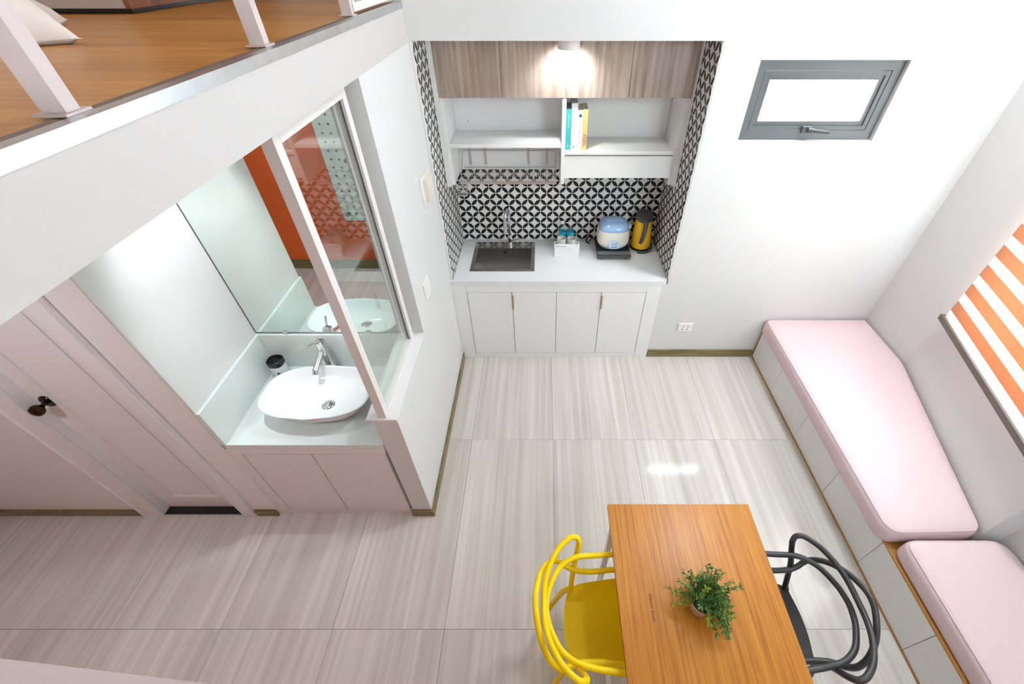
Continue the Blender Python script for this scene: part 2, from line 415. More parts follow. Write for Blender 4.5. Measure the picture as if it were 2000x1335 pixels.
# loft slab, its boards, steel edge
struct('trim_1', box(XL, XM, .075, 3.46, 2.315, 2.462), 'fascia_shade_paint', 'white fascia and slab of the loft, greyed as if in shade', origin=(-2, 1, 2.315))
fl = struct('floor_loft', box(XL, XM-.026, .075, 3.46, 2.4625, 2.482), 'loft_wood', 'warm brown wood floor of the sleeping loft', origin=(0, 0, 2.462))
bm = BM(); bx(bm, XM-.001, XM+.003, .075, YB-.004, 2.460, 2.486); bx(bm, XM-.025, XM-.001, .075, YB-.004, 2.482, 2.486)
struct('trim_2', bm, 'angle_steel', 'bare steel angle along the loft edge', origin=(XM, 1, 2.46))
struct('trim_3', box(XM-.05, XM-.0255, .075, YB-.004, 2.482, 2.4845), 'rail_brown', 'brown strip beside the steel loft edge', origin=(XM, 1, 2.48))
# landing beside the camera (bottom left of the photograph)
bm = BM(); prism(bm, [(XL, YF), (1.2, YF), (1.2, -.088), (0, .0215), (-.16, .036), (-.24, .0432), (-.72, .086-.012), (XL, .074)], 2.315, 2.45)
struct('trim_4', bm, 'rail_paint', 'pinkish white edge of the landing under the camera', bevel=.004)

# baseboards
def board(name, label, parts):
    bm = BM()
    for p in parts: bx(bm, *p)
    struct(name, bm, 'olive_wood', label, bevel=.003, seg=1)
BH = .078
board('baseboard_back', 'olive brown baseboard right of the kitchen cabinet', [(.918, 1.838, YB-.016, YB-.001, .0005, BH)])
board('baseboard_middle', 'olive brown baseboard along the middle wall', [(XM+.001, XM+.015, YD-.014, YB-.03, .0005, .062)])
board('baseboard_pier', 'short olive brown baseboard at the wall pier', [(-.842, XM, YD-.014, YD-.001, .0005, .062)])
board('baseboard_strip', 'short olive brown baseboard between door and vanity', [(-1.838, -1.705, YD-.014, YD-.001, .0005, .062)])
board('baseboard_left', 'olive brown baseboard left of the door', [(XL+.01, -2.575, YD-.014, YD-.001, .0005, .062)])
board('baseboard_front', 'olive brown baseboard under the orange wall', [(XL+.01, -.26, YF+.001, YF+.015, .0005, .11)])

# ------------------------------------------------------------------ door
d = sempty('door_1', 'off-white panelled door with bronze knob', ((DX0+DX1)/2, YD+.06, 0))
bm = BM(); bx(bm, DX0+.012, DX1-.012, YD+.045, YD+.085, .012, DZ-.012)
leaf = obj('leaf', bm, 'paint_trim', d, bevel=.003)
for z0, z1 in ((.14, 1.93),):
    bm = BM(); a, b = DX0+.10, DX1-.10; y = YD+.046
    for q in ((a, b, z0, z0+.022), (a, b, z1-.022, z1), (a, a+.022, z0+.02, z1-.02), (b-.022, b, z0+.02, z1-.02)): bx(bm, q[0], q[1], y-.010, y-.0005, q[2], q[3])
    obj('panel_moulding', bm, 'paint_trim', leaf, bevel=.004)
    obj('panel', box(a+.045, b-.045, y-.006, y-.0005, z0+.045, z1-.045), 'paint_trim', leaf, bevel=.004)
obj('threshold', box(DX0+.001, DX1-.001, YD-.004, YD+.118, .0005, .010), 'granite', d, bevel=.002)
def casing(name, a, b, ridge):
    bm = BM(); bx(bm, a, b, YD-.016, YD-.0005, .001, 2.10)
    o = obj(name, bm, 'paint_trim', d, bevel=.004)
    obj('bead', tube(BM(), [(ridge, YD-.017, .001), (ridge, YD-.017, 2.10)], .009, 10), 'paint_trim', o, smooth=True)
casing('casing', -2.575, DX0+.006, -2.555); casing('casing', DX1-.02, -1.845, -1.858)
obj('casing', box(-2.575, -1.845, YD-.016, YD-.0005, 2.101, 2.17), 'paint_trim', d, bevel=.004)
for a in (DX0+.001, DX1-.011): obj('jamb', box(a, a+.010, YD+.001, YD+.118, .011, DZ-.001), 'paint_trim', d)
KX, KZ = DX0+.065, 1.085
kn = obj('knob', lathe(BM(), 0, 0, [(.010, 0), (.010, .028), (.016, .032), (.027, .042), (.031, .055), (.027, .068), (.014, .075), (.002, .076)], 24), 'bronze', d, smooth=True, origin=(0, 0, 0))
kn.rotation_euler[0] = PI/2; kn.location = Vector((KX, YD+.040, KZ))-WL[d]; WL[kn] = Vector((KX, YD+.04, KZ))
ro = obj('rosette', lathe(BM(), 0, 0, [(.036, 0), (.036, .003), (.032, .008), (.016, .011)], 24), 'bronze', d, smooth=True, origin=(0, 0, 0))
ro.rotation_euler[0] = PI/2; ro.location = Vector((KX, YD+.0445, KZ))-WL[d]

# ------------------------------------------------------------------ interior window over the sill
w = sempty('window_3', 'white framed glass pane between wash niche and kitchen wall', (-.787, 1.58, .985))
obj('sill', box(-.868, XM-.001, YD-.004, OY-.001, .9855, 1.0), 'white_laminate', w, bevel=.003)
FX0, FX1 = -.808, -.768
def bar(n, y0, y1, z0, z1, m='white_metal'): return obj(n, box(FX0, FX1, y0, y1, z0, z1), m, w, bevel=.002)
bar('stile', YD+.005, YD+.045, 1.001, 2.312); bar('stile', 1.820, 1.859, 1.001, 2.312)
bar('rail', YD+.046, 1.819, 1.001, 1.026); bar('rail', YD+.046, 1.819, 2.262, 2.303); obj('head_gap_shade', box(FX0+.006, FX1-.006, YD+.046, 1.819, 2.304, 2.3145), 'dark_grey', w)  # dark strip fills the gap over the top rail, painting in its shade
obj('pane', box(-.791, -.785, YD+.040, 1.824, 1.022, 2.266), 'pane', w)
obj('gasket', box(-.784, -.780, 1.812, 1.8195, 1.027, 2.261), 'dark_grey', w)

# ------------------------------------------------------------------ vanity niche
v = thing('vanity_cabinet', 'low off-white vanity cabinet under the white wash basin', 'cabinet', (-1.25, 1.55, 0))
bm = BM(); bx(bm, -1.675, -.848, YD+.030, 1.855, .03, .735); bx(bm, -1.675, -.848, YD+.012, 1.3, .0005, .045); bx(bm, -1.675, -.848, YD+.004, 1.3, .69, .7355)
bx(bm, -1.675, -1.625, YD+.004, 1.3, .045, .69)
obj('body', bm, 'vanity_white', v)
for a, b in ((-1.6215, -1.2550), (-1.2500, -.8565)):
    obj('door', box(a, b, YD+.006, YD+.028, .052, .684), 'vanity_white', v, bevel=.002)
obj('gap_shade_sheet', box(-1.622, -.853, YD+.0285, YD+.0298, .05, .686), 'dark_grey', v)  # dark sheet behind the doors, puts shade into the gaps
obj('side_strip', box(-1.6885, -1.6755, YD+.002, 1.3, .0005, .7355), 'paint_trim', v)
vc = thing('vanity_counter', 'white quartz vanity counter with low upstands in the niche', 'counter', (-1.25, 1.55, .736))
obj('slab', box(-1.675, -.842, YD+.001, 1.858, .736, .777), 'green_quartz', vc, bevel=.003)
obj('upstand', box(-1.6885, -1.662, YD+.001, 1.858, .778, 1.034), 'green_quartz', vc, bevel=.003)
obj('upstand', box(-1.661, -.842, 1.838, 1.858, .778, 1.034), 'green_quartz', vc, bevel=.003)
mr = thing('mirror', 'large frameless mirror on the back of the wash niche', 'mirror', (-1.25, 1.855, 1.046))
obj('glass', box(-1.674, -.842, 1.853, 1.860, 1.046, 2.311), 'mirror', mr)
obj('edge', box(-1.6775, -1.6742, 1.851, 1.860, 1.046, 2.311), 'dark_grey', mr)
obj('edge', box(-1.674, -.842, 1.852, 1.860, 1.0425, 1.0457), 'mid_grey', mr)
for x in (-1.50, -1.02): obj('clip', box(x-.014, x+.014, 1.847, 1.8525, 1.040, 1.054), 'chrome', mr, bevel=.001)
# basin
def basin_ring(s, z, n=72):
    o = []
    for k in range(n):
        a = 2*PI*k/n; c, sn = math.cos(a), math.sin(a)
        x = .282*math.copysign(abs(c)**.30, c)
        y = (.196-.062*(x/.282)**2)*math.copysign(abs(sn)**.48, sn)
        x += math.copysign(.012*(1-(y/.2)**2), c)*abs(c)
        o.append((-1.243+x*s, 1.530+y*s, z))
    return o
ba = thing('wash_basin', 'white porcelain vessel basin with chrome drain on the vanity', 'basin', (-1.243, 1.53, .7775))
obj('bowl', loft(BM(), [basin_ring(s, z) for s, z in ((.60, .7775), (.66, .782), (.84, .835), (.985, .893), (1.0, .899), (.995, .903), (.975, .902), (.955, .893), (.86, .855), (.70, .828), (.45, .813), (.12, .808))]), 'porcelain', ba, smooth=True, angle=1.2)
dr = obj('drain', lathe(BM(), -1.205, 1.505, [(.030, .809), (.031, .813), (.027, .8165), (.004, .818)], 28), 'chrome', ba, smooth=True)
obj('drain_ring', lathe(BM(), -1.205, 1.505, [(.036, .8075), (.036, .8105), (.032, .811)], 28), 'chrome', ba, smooth=True)
fa = thing('basin_faucet', 'tall chrome mixer faucet behind the white wash basin', 'faucet', (-1.29, 1.795, .7775))
obj('column', loft(BM(), [sq(-1.29, 1.795, z, r, r, .8, 24) for z, r in ((.7775, .029), (.783, .031), (.785, .0265), (1.01, .0265), (1.026, .025), (1.032, .018))]), 'chrome', fa, smooth=True)
obj('spout', tube(BM(), [(-1.292, 1.776, .965), (-1.296, 1.70, .935), (-1.298, 1.66, .92)], [.017, .017, .016], 14), 'chrome', fa, smooth=True)
obj('spout_tip', tube(BM(), [(-1.298, 1.664, .922), (-1.2985, 1.648, .905)], .018, 14), 'chrome', fa, smooth=True)
obj('lever', tube(BM(), [(-1.294, 1.782, 1.030), (-1.305, 1.755, 1.045), (-1.322, 1.715, 1.050)], [.007, .006, .006], 10), 'chrome', fa, smooth=True)
cp = thing('tumbler', 'white and black tumbler in the corner beside the basin', 'cup', (-1.585, 1.765, .7775))
obj('body', loft(BM(), [sq(-1.585, 1.765, z, r, r, .75, 28) for z, r in ((.7775, .037), (.782, .039), (.90, .042), (.902, .041), (.899, .038), (.83, .035))]), 'card', cp, smooth=True)
obj('collar', loft(BM(), [sq(-1.585, 1.765, z, r, r, .75, 28) for z, r in ((.876, .0428), (.908, .0432), (.910, .040), (.897, .0372), (.885, .030))]), 'black', cp, smooth=True)
bm = BM()
for a0, a1, z0, z1 in ((-1.75, -.75, .779, .806), (-1.6, -.95, .806, .818), (-1.5, -1.3, .818, .838), (-1.22, -1.08, .818, .832)):
    n = 8; lo = []; hi = []
    for k in range(n+1):
        a = a0+(a1-a0)*k/n; c, s = math.cos(a), math.sin(a); r = .0402
        p = (-1.585+r*math.copysign(abs(c)**.75, c), 1.765+r*math.copysign(abs(s)**.75, s))
        q = (p[0]+c*.0012, p[1]+s*.0012); lo.append((p, q)); hi.append(1)
    ring = [p for p, q in lo]+[q for p, q in reversed(lo)]
    prism(bm, ring, z0, z1)
obj('print', bm, 'black', cp)

# ------------------------------------------------------------------ kitchen base cabinet, counter, sink
k = thing('kitchen_base_cabinet', 'white four-door base cabinet under the kitchen counter', 'cabinet', (.1, 3.0, 0))
bm = BM(); bx(bm, -.697, .905, YB+.004, 3.325, .0005, .60); bx(bm, -.697, -.60, YB+.004, 3.325, .60, .772); bx(bm, -.06, .905, YB+.004, 3.325, .60, .772)
obj('body', bm, 'dark_grey', k)  # carcass coloured dark to put shade into the gaps between the doors
obj('face_frame', bx(bx(bx(bx(BM(), -.697, -.607, YB-.018, YB+.003, .0005, .772), .800, .908, YB-.018, YB+.003, .0005, .772), -.606, .799, YB-.018, YB+.003, .713, .772), -.606, .799, YB-.018, YB+.003, .0005, .048), 'white_laminate', k)
obj('filler', box(-.7165, -.6975, YB-.018, YB-.001, .0005, .772), 'white_laminate', k)
xs = [-.605, -.2535, .0975, .4485, .7985]
for i in range(4):
    dd = obj('door', box(xs[i]+.0022, xs[i+1]-.0022, YB-.017, YB+.002, .052, .709), 'white_laminate', k, bevel=.0015)
    if i in (1, 3):
        x = xs[i]
        bm = BM(); bx(bm, x+.002, x+.013, YB-.034, YB-.026, .555, .682); bx(bm, x+.003, x+.012, YB-.026, YB-.0175, .565, .575); bx(bm, x+.003, x+.012, YB-.026, YB-.0175, .662, .672)
        obj('handle', bm, 'brass', dd, bevel=.001)
    else: pass
SX0, SX1, SY0, SY1 = -.565, -.10, 2.855, 3.19
kc = thing('kitchen_countertop', 'white quartz worktop across the tiled kitchen alcove', 'worktop', (.1, 3.0, .773))
bm = BM(); cx0, cx1, cy0, cy1 = -.699, .944, YB-.022, 3.328
bx(bm, cx0, SX0, cy0, cy1, .773, .815); bx(bm, SX1, cx1, YB+.003, cy1, .773, .815); bx(bm, SX0, SX1, cy0, SY0, .773, .815); bx(bm, SX0, SX1, SY1, cy1, .773, .815)
bx(bm, SX1, .912, cy0, YB+.003, .773, .815); bx(bm, -.7165, cx0, cy0, YB-.001, .773, .815)
obj('slab', bm, 'quartz', kc)
sk = thing('kitchen_sink', 'square stainless steel sink set into the white worktop', 'sink', (-.33, 3.05, .62))
bm = BM(); RX0, RX1, RY0, RY1 = -.587, -.078, 2.832, 3.285
bx(bm, RX0, SX0+.008, RY0, RY1, .8155, .8195); bx(bm, SX1-.008, RX1, RY0, RY1, .8155, .8195); bx(bm, SX0+.008, SX1-.008, RY0, SY0+.008, .8155, .8195); bx(bm, SX0+.008, SX1-.008, SY1-.008, RY1, .8155, .8195)
obj('rim', bm, 'steel', sk)
bm = BM(); t = .003; bz = .64
bx(bm, SX0+.004, SX0+.008, SY0+.004, SY1-.004, bz, .8155); bx(bm, SX1-.008, SX1-.004, SY0+.004, SY1-.004, bz, .8155)
bx(bm, SX0+.008, SX1-.008, SY0+.004, SY0+.008, bz, .8155); bx(bm, SX0+.008, SX1-.008, SY1-.008, SY1-.004, bz, .8155); bx(bm, SX0+.004, SX1-.004, SY0+.004, SY1-.004, bz-.004, bz)
obj('bowl', bm, 'steel', sk)
obj('overflow', disc(BM(), (-.33, SY1-.0085, .785), (0, -1, 0), .016, .003), 'black', sk)
obj('drain', lathe(BM(), -.33, 3.03, [(.042, bz), (.04, bz+.004), (.02, bz+.002)], 20), 'chrome', sk)
obj('tap_hole_cover', lathe(BM(), -.155, 3.238, [(.016, .8195), (.016, .823), (.010, .825)], 18), 'chrome', sk)
kf = thing('kitchen_faucet', 'tall steel kitchen faucet with hooked spout behind the sink', 'faucet', (-.29, 3.245, .8197))
obj('base', lathe(BM(), -.29, 3.245, [(.026, .8197), (.026, .826), (.019, .830), (.019, .90), (.017, .905)], 20), 'chrome', kf, smooth=True)
obj('neck', tube(BM(), catmull([(-.29, 3.245, .90), (-.29, 3.245, 1.02), (-.29, 3.245, 1.10), (-.293, 3.225, 1.14), (-.300, 3.185, 1.152), (-.308, 3.150, 1.135), (-.312, 3.135, 1.10)], 6), .0115, 12), 'chrome', kf, smooth=True)
obj('spray_head', tube(BM(), [(-.312, 3.136, 1.105), (-.3125, 3.134, 1.06), (-.314, 3.130, .985)], [.013, .0155, .0165], 14), 'chrome', kf, smooth=True)
obj('lever', tube(BM(), [(-.272, 3.243, .865), (-.235, 3.238, .872), (-.205, 3.234, .882)], [.010, .007, .006], 10), 'chrome', kf, smooth=True)

# ------------------------------------------------------------------ kitchen wall cabinet
wc = thing('kitchen_wall_cabinet', 'wall cabinet with wood-grain doors over white open shelves', 'cabinet', (.12, 3.16, 1.43))
CY0, CY1 = 3.0, 3.326
obj('side_panel', box(-.696, -.663, CY0, CY1, 1.422, 2.318), 'white_laminate', wc, bevel=.001)
obj('side_panel', box(.925, .942, CY0, CY1, 1.422, 2.318), 'white_laminate', wc, bevel=.001)
obj('inner_side', box(-.662, -.640, CY0+.02, CY1, 1.43, 1.985), 'white_laminate', wc)
obj('inner_side', box(.885, .924, CY0+.02, CY1, 1.43, 1.985), 'white_laminate', wc)
obj('divider', box(.116, .141, CY0+.002, CY1-.02, 1.442, 1.986), 'white_laminate', wc, bevel=.001)
obj('bottom_board', box(-.662, .924, CY0+.022, CY1-.02, 1.987, 2.003), 'white_laminate', wc)
obj('carcass', box(-.662, .924, CY0+.022, CY1, 2.004, 2.318), 'white_laminate', wc)
obj('back_panel', bx(bx(box(-.639, .884, CY1-.018, CY1, 1.66, 1.986), -.639, .115, CY1-.018, CY1, 1.432, 1.66), .142, .884, CY1-.018, CY1, 1.49, 1.66), 'white_laminate', wc)
obj('shelf', box(-.639, .115, CY0+.004, CY1-.019, 1.690, 1.714), 'white_laminate', wc, bevel=.001)
obj('shelf', box(.142, .884, CY0+.004, CY1-.019, 1.645, 1.668), 'white_laminate', wc, bevel=.001)
obj('apron', box(.142, .884, CY0+.012, CY0+.030, 1.482, 1.632), 'white_laminate', wc, bevel=.001)
dx = [-.661, -.266, .131, .528, .924]
for i in range(4): obj('door', box(dx[i]+.0015, dx[i+1]-.0015, CY0-.002, CY0+.018, 1.992, 2.317), 'ash_wood', wc, bevel=.001)
obj('screw_cap', disc(BM(), (-.545, CY1-.0182, 1.775), (0, -1, 0), .004, .002, 10), 'mid_grey', wc)
# surface lamp under the lintel
lm = thing('surface_downlight', 'round white surface downlight in front of wood-grain cabinet doors', 'lamp', (.137, 2.862, 2.268))
obj('housing', lathe(BM(), .137, 2.862, [(.060, 2.322), (.062, 2.318), (.062, 2.272), (.058, 2.268), (.050, 2.272)], 36), 'white_metal', lm, smooth=True)
obj('diffuser', lathe(BM(), .137, 2.862, [(.049, 2.300), (.049, 2.2995)], 28), 'lamp_glow', lm)
obj('baffle', lathe(BM(), .137, 2.862, [(.052, 2.318), (.0505, 2.274)], 28, True, False), 'white_metal', lm)
lamp_light('downlight_light', (.137, 2.862, 2.262), P_KITCHEN, .025, (.94, .97, 1.0), lm, spot=2.25, aim=(.137, 3.55, 1.30))

# dish rack
dk = thing('dish_rack', 'steel wire dish rack hanging under the left kitchen shelf', 'dish rack', (-.26, 3.2, 1.41))
RA, RB = -.607, .085; zt, zb = 1.575, 1.432; yk, yf = 3.296, 3.085
obj('top_frame', tube(BM(), [(RA, yf, zb+.01), (RA+.0, 3.22, 1.53), (RA, yk, zt), (RB, yk, zt), (RB, 3.22, 1.53), (RB, yf, zb+.01)], .0035, 8), 'rack_steel', dk, smooth=True)
for x in (-.56, -.445, -.12, .02): obj('hanger', box(x-.009, x+.009, yk+.004, yk+.009, 1.47, 1.60), 'rack_steel', dk)
obj('front_bar', box(RA-.008, RB+.004, yf-.012, yf-.002, zb-.020, zb-.002), 'rack_steel', dk, bevel=.002)
obj('back_bar', tube(BM(), [(RA, yk-.006, 1.455), (RB, yk-.006, 1.455)], .004, 8), 'rack_steel', dk)
bm = BM(); n = 46
for i in range(n):
    x = RA+.008+(RB-RA-.016)*i/(n-1)
    tube(bm, [(x, yf-.004, zb-.004), (x, yk-.03, zb), (x, yk-.008, 1.462)], .0013, 4)
obj('wire_tray', bm, 'rack_steel', dk, kind='stuff')
for y in (3.13, 3.19, 3.25): obj('cross_wire', tube(BM(), [(RA+.004, y, zb-.005), (RB-.004, y, zb-.005)], .002, 6), 'rack_steel', dk)
bm = BM()
for z in (1.33, 1.348, 1.366, 1.384, 1.402): tube(bm, [(-.645+.01, 3.07, z), (-.575, 3.07, z), (-.575, 3.12, z), (-.635, 3.12, z)], .0022, 6, closed=True)
for x, y in ((-.635, 3.07), (-.575, 3.07), (-.575, 3.12), (-.635, 3.12)): tube(bm, [(x, y, 1.325), (x, y, 1.412)], .0022, 6)
bx(bm, -.636, -.574, 3.069, 3.121, 1.322, 1.326)
obj('cutlery_basket', bm, 'rack_steel', dk)

# books
def book(name, label, x0, th, h, dpt, cov, lean=0.0, prints=()):
    z0 = 1.6685; y0 = 3.034
    b = thing(name, label, 'book', (x0+th/2, y0+dpt/2, z0), group='books on the right kitchen shelf')
    bm = BM(); bx(bm, x0, x0+th, y0, y0+.0025, z0, z0+h); bx(bm, x0, x0+.002, y0+.0025, y0+dpt, z0, z0+h); bx(bm, x0+th-.002, x0+th, y0+.0025, y0+dpt, z0, z0+h)
    obj('cover', bm, cov, b)
    obj('pages', box(x0+.0022, x0+th-.0022, y0+.0027, y0+dpt-.004, z0+.003, z0+h-.003), 'paper', b)
    for nm, bmf, m in prints: obj(nm, bmf(x0+th/2, y0, z0), m, b)
    return b
def spine_marks(zs, w, hgt):
    def f(xc, y, z):
        bm = BM()
        for q in zs: bx(bm, xc-w/2, xc+w/2, y-.0008, y-.0001, z+q-hgt/2, z+q+hgt/2)
        return bm
    return f
def spine_text(s, size, zc):
    return lambda xc, y, z: text_bm(s, size, Matrix.Translation((xc, y-.0006, z+zc)) @ Matrix.Rotation(PI/2, 4, 'X') @ Matrix.Rotation(-PI/2, 4, 'Z'), .0004)
book('book', 'teal book at the left end of the shelf row', .1435, .033, .252, .17, 'teal', prints=(('spine_print', spine_marks([.215-.012*i for i in range(7)], .006, .008), 'teal_light'), ('spine_mark', spine_marks([.026], .010, .009), 'teal_light')))
book('book', 'tallest white book beside the teal book', .178, .041, .285, .19, 'book_white', prints=(('spine_print', spine_marks([.195-.011*i for i in range(9)], .010, .005), 'pale_ink'), ('spine_mark', spine_marks([.018], .009, .009), 'ink')))
book('book', 'white book with dark green spot next to the yellow book', .220, .033, .245, .17, 'book_white', prints=(('spine_print', spine_marks([.165-.0125*i for i in range(11)], .008, .006), 'lilac_ink'), ('spine_mark', lambda xc, y, z: tube(BM(), [(xc, y-.0009, z+.212), (xc, y-.0001, z+.212)], .0105, 16), 'green_dark')))
book('book', 'yellow book with dark lettering at the right of the row', .2545, .031, .250, .17, 'book_yellow', prints=(('spine_lettering', spine_text('ESSEN', .027, .062), 'ink'),))

# ------------------------------------------------------------------ things on the kitchen counter
ZK = .8155
hb = thing('induction_hob', 'black portable induction hob under the rice cooker', 'hob', (.563, 3.14, ZK))
HX0, HX1, HY0, HY1 = .425, .701, 2.992, 3.285
bm = BM(); loft(bm, [[(HX0+.008, HY0+.014, ZK+.012), (HX1-.008, HY0+.014, ZK+.012), (HX1-.008, HY1-.01, ZK+.012), (HX0+.008, HY1-.01, ZK+.012)], [(HX0, HY0, ZK+.044), (HX1, HY0, ZK+.044), (HX1, HY1, ZK+.050), (HX0, HY1, ZK+.050)]])
obj('body', bm, 'dark_grey', hb, bevel=.004)
obj('glass_top', box(HX0+.006, HX1-.006, HY0+.062, HY1-.006, ZK+.0505, ZK+.0535), 'black', hb, bevel=.001)
obj('control_strip', box(HX0+.006, HX1-.006, HY0+.008, HY0+.060, ZK+.0505, ZK+.0530), 'mid_grey', hb, bevel=.001)
obj('strip_mark', box(.545, .585, HY0+.030, HY0+.038, ZK+.0531, ZK+.0536), 'ink', hb)
for x in (HX0+.04, HX1-.04):
    for y in (HY0+.04, HY1-.05): obj('foot', lathe(BM(), x, y, [(.014, ZK+.0003), (.013, ZK+.0125)], 14), 'black', hb)
ZR = ZK+.0540; rx, ry = .563, 3.165
rc = thing('rice_cooker', 'cream and blue rice cooker standing on the black hob', 'rice cooker', (rx, ry, ZR))
def rr(z, r, e=.72): return sq(rx, ry, z, r, r*.93, e, 48)
obj('base_band', loft(BM(), [rr(ZR+.0005, .092), rr(ZR+.010, .105), rr(ZR+.030, .121), rr(ZR+.044, .127)]), 'pale_blue', rc, smooth=True)
obj('body', loft(BM(), [rr(ZR+.0445, .127), rr(ZR+.07, .131), rr(ZR+.11, .130), rr(ZR+.150, .126), rr(ZR+.158, .122)]), 'cream', rc, smooth=True)
obj('lid', loft(BM(), [rr(ZR+.1585, .120), rr(ZR+.165, .122), rr(ZR+.185, .117), rr(ZR+.205, .100), rr(ZR+.218, .072), rr(ZR+.223, .03)]), 'cooker_blue', rc, smooth=True)
obj('lid_handle', loft(BM(), [sq(rx, ry-.004, ZR+.216+q[0], q[1], q[2], .6, 32) for q in ((0, .070, .036), (.006, .072, .038), (.014, .060, .030), (.016, .05, .024))]), 'cooker_blue', rc, smooth=True)
obj('latch', box(rx+.112, rx+.138, ry-.02, ry+.02, ZR+.150, ZR+.178), 'pale_blue', rc, bevel=.004)
pm = Matrix.Translation((rx, ry-.1195, ZR+.063)) @ Matrix.Rotation(.05, 4, 'X')
bm = BM(); loft(bm, [[(p[0], -.006, p[1]) for p in [(x, z) for x, z, _ in [(.046*c, .038*s, 0) for c, s in [(math.copysign(abs(math.cos(a))**.5, math.cos(a)), math.copysign(abs(math.sin(a))**.5, math.sin(a))) for a in [2*PI*q/32 for q in range(32)]]]]], [(p[0], .006, p[1]) for p in [(.046*math.copysign(abs(math.cos(2*PI*q/32))**.5, math.cos(2*PI*q/32)), .038*math.copysign(abs(math.sin(2*PI*q/32))**.5, math.sin(2*PI*q/32))) for q in range(32)]]])
bm.transform(pm); cpn = obj('control_panel', bm, 'pale_blue', rc, smooth=True)
bm = BM()
for q in ((-.022, -.008, .012, .016), (-.022, -.019, .016, .024), (.008, .022, .012, .016), (.019, .022, .016, .024), (-.02, .02, .000, .004), (-.022, -.016, -.020, -.012), (-.016, .014, -.024, -.019), (.014, .021, -.021, -.010)): bx(bm, q[0], q[1], -.0072, -.0061, q[2], q[3])
bm.transform(pm); obj('panel_marks', bm, 'ink', cpn)
obj('cord', tube(BM(), catmull([(rx-.118, ry+.04, ZR+.02), (.415, 3.24, ZK+.07), (.395, 3.275, ZK+.03), (.37, 3.27, ZK+.006), (.36, 3.295, ZK+.02), (.385, 3.312, ZK+.05), (.365, 3.30, ZK+.008), (.385, 3.255, ZK+.006)], 6), .0045, 8), 'black', rc, smooth=True)
kx, ky = .812, 3.212
kt = thing('electric_kettle', 'yellow electric kettle with dark grey lid and handle', 'kettle', (kx, ky, ZK))
obj('base', lathe(BM(), kx, ky, [(.083, ZK+.0005), (.086, ZK+.004), (.086, ZK+.014), (.078, ZK+.018)], 36), 'black', kt, smooth=True)
obj('body', lathe(BM(), kx, ky, [(.080, ZK+.019), (.083, ZK+.028), (.081, ZK+.09), (.075, ZK+.17), (.068, ZK+.235), (.064, ZK+.255)], 40), 'kettle_yellow', kt, smooth=True)
obj('lid', loft(BM(), [[(x, y+.010*(z-ZK-.25)/.05, z+(y-ky)*.25) for x, y, z in circ(kx, ky, ZK+h, r, 36)] for r, h in ((.064, .258), (.069, .266), (.070, .280), (.064, .292), (.045, .299), (.01, .301))]), 'dark_grey', kt, smooth=True)
obj('lid_groove', box(kx-.045, kx+.035, ky+.018, ky+.024, ZK+.303, ZK+.309), 'black', kt)
obj('handle', loft(BM(), [[(kx+s[0]+sx*s[3], s[1]+sy*.011, s[2]) for sx, sy in ((-1, -.4), (-.6, -1), (.6, -1), (1, -.4), (1, 1), (-1, 1))] for s in ((.0, ky-.066, ZK+.275, .020), (-.001, ky-.092, ZK+.252, .017), (-.004, ky-.105, ZK+.20, .015), (-.010, ky-.108, ZK+.15, .014), (-.017, ky-.103, ZK+.11, .013), (-.022, ky-.094, ZK+.085, .010))]), 'dark_grey', kt, smooth=True)
obj('cord', tube(BM(), catmull([(kx+.05, ky-.062, ZK+.006), (kx+.045, ky-.095, ZK+.005), (kx-.005, ky-.107, ZK+.005), (kx-.04, ky-.098, ZK+.005), (kx-.01, ky-.115, ZK+.006), (kx+.06, ky-.09, ZK+.006), (kx+.098, ky-.02, ZK+.006), (kx+.10, ky+.05, ZK+.008)], 6), .004, 8), 'black', kt, smooth=True)
def bottle(x, y, label):
    b = thing('water_bottle', label, 'bottle', (x, y, ZK), group='water bottles behind the cups')
    obj('body', lathe(BM(), x, y, [(.026, ZK+.0005), (.030, ZK+.006), (.030, ZK+.13), (.0285, ZK+.145), (.020, ZK+.172), (.0115, ZK+.184), (.0115, ZK+.192)], 24), 'clear', b, smooth=True)
    obj('label_band', lathe(BM(), x, y, [(.0306, ZK+.058), (.0308, ZK+.060), (.0308, ZK+.120), (.0306, ZK+.122)], 24, False, False), 'label_blue', b, smooth=True)
    obj('cap', lathe(BM(), x, y, [(.0145, ZK+.190), (.0145, ZK+.206), (.012, ZK+.208)], 20), 'card', b, smooth=True)
bottle(.152, 3.262, 'left water bottle with blue label behind the cups'); bottle(.218, 3.258, 'right water bottle with blue label behind the cups')
def cup(x, y, sgn, label):
    c = thing('coffee_cup', label, 'cup', (x, y, ZK), group='white cups behind the card')
    obj('body', lathe(BM(), x, y, [(.028, ZK+.0005), (.030, ZK+.004), (.036, ZK+.08), (.0370, ZK+.116), (.0350, ZK+.116), (.032, ZK+.06), (.025, ZK+.012)], 28), 'cup_white', c, smooth=True)
    obj('handle', tube(BM(), catmull([(x+sgn*.034, y-.006, ZK+.082), (x+sgn*.052, y-.010, ZK+.084), (x+sgn*.062, y-.012, ZK+.06), (x+sgn*.055, y-.011, ZK+.034), (x+sgn*.033, y-.006, ZK+.028)], 5), .0045, 8), 'cup_white', c, smooth=True)
cup(.143, 3.155, -1, 'white cup with its handle pointing left behind the card'); cup(.226, 3.155, 1, 'white cup with its handle pointing right behind the card')
sg = thing('notice_card', 'small white printed card standing before the cups', 'card', (.185, 3.06, ZK))
MS = Matrix.Translation((.185, 3.05, ZK+.0005)) @ Matrix.Rotation(-.10, 4, 'X')
def sgo(n, bs, m):
    bm = BM()
    for q in bs: bx(bm, q[0], q[1], q[2], q[3], q[4], q[5])
    bm.transform(MS); obj(n, bm, m, sg)
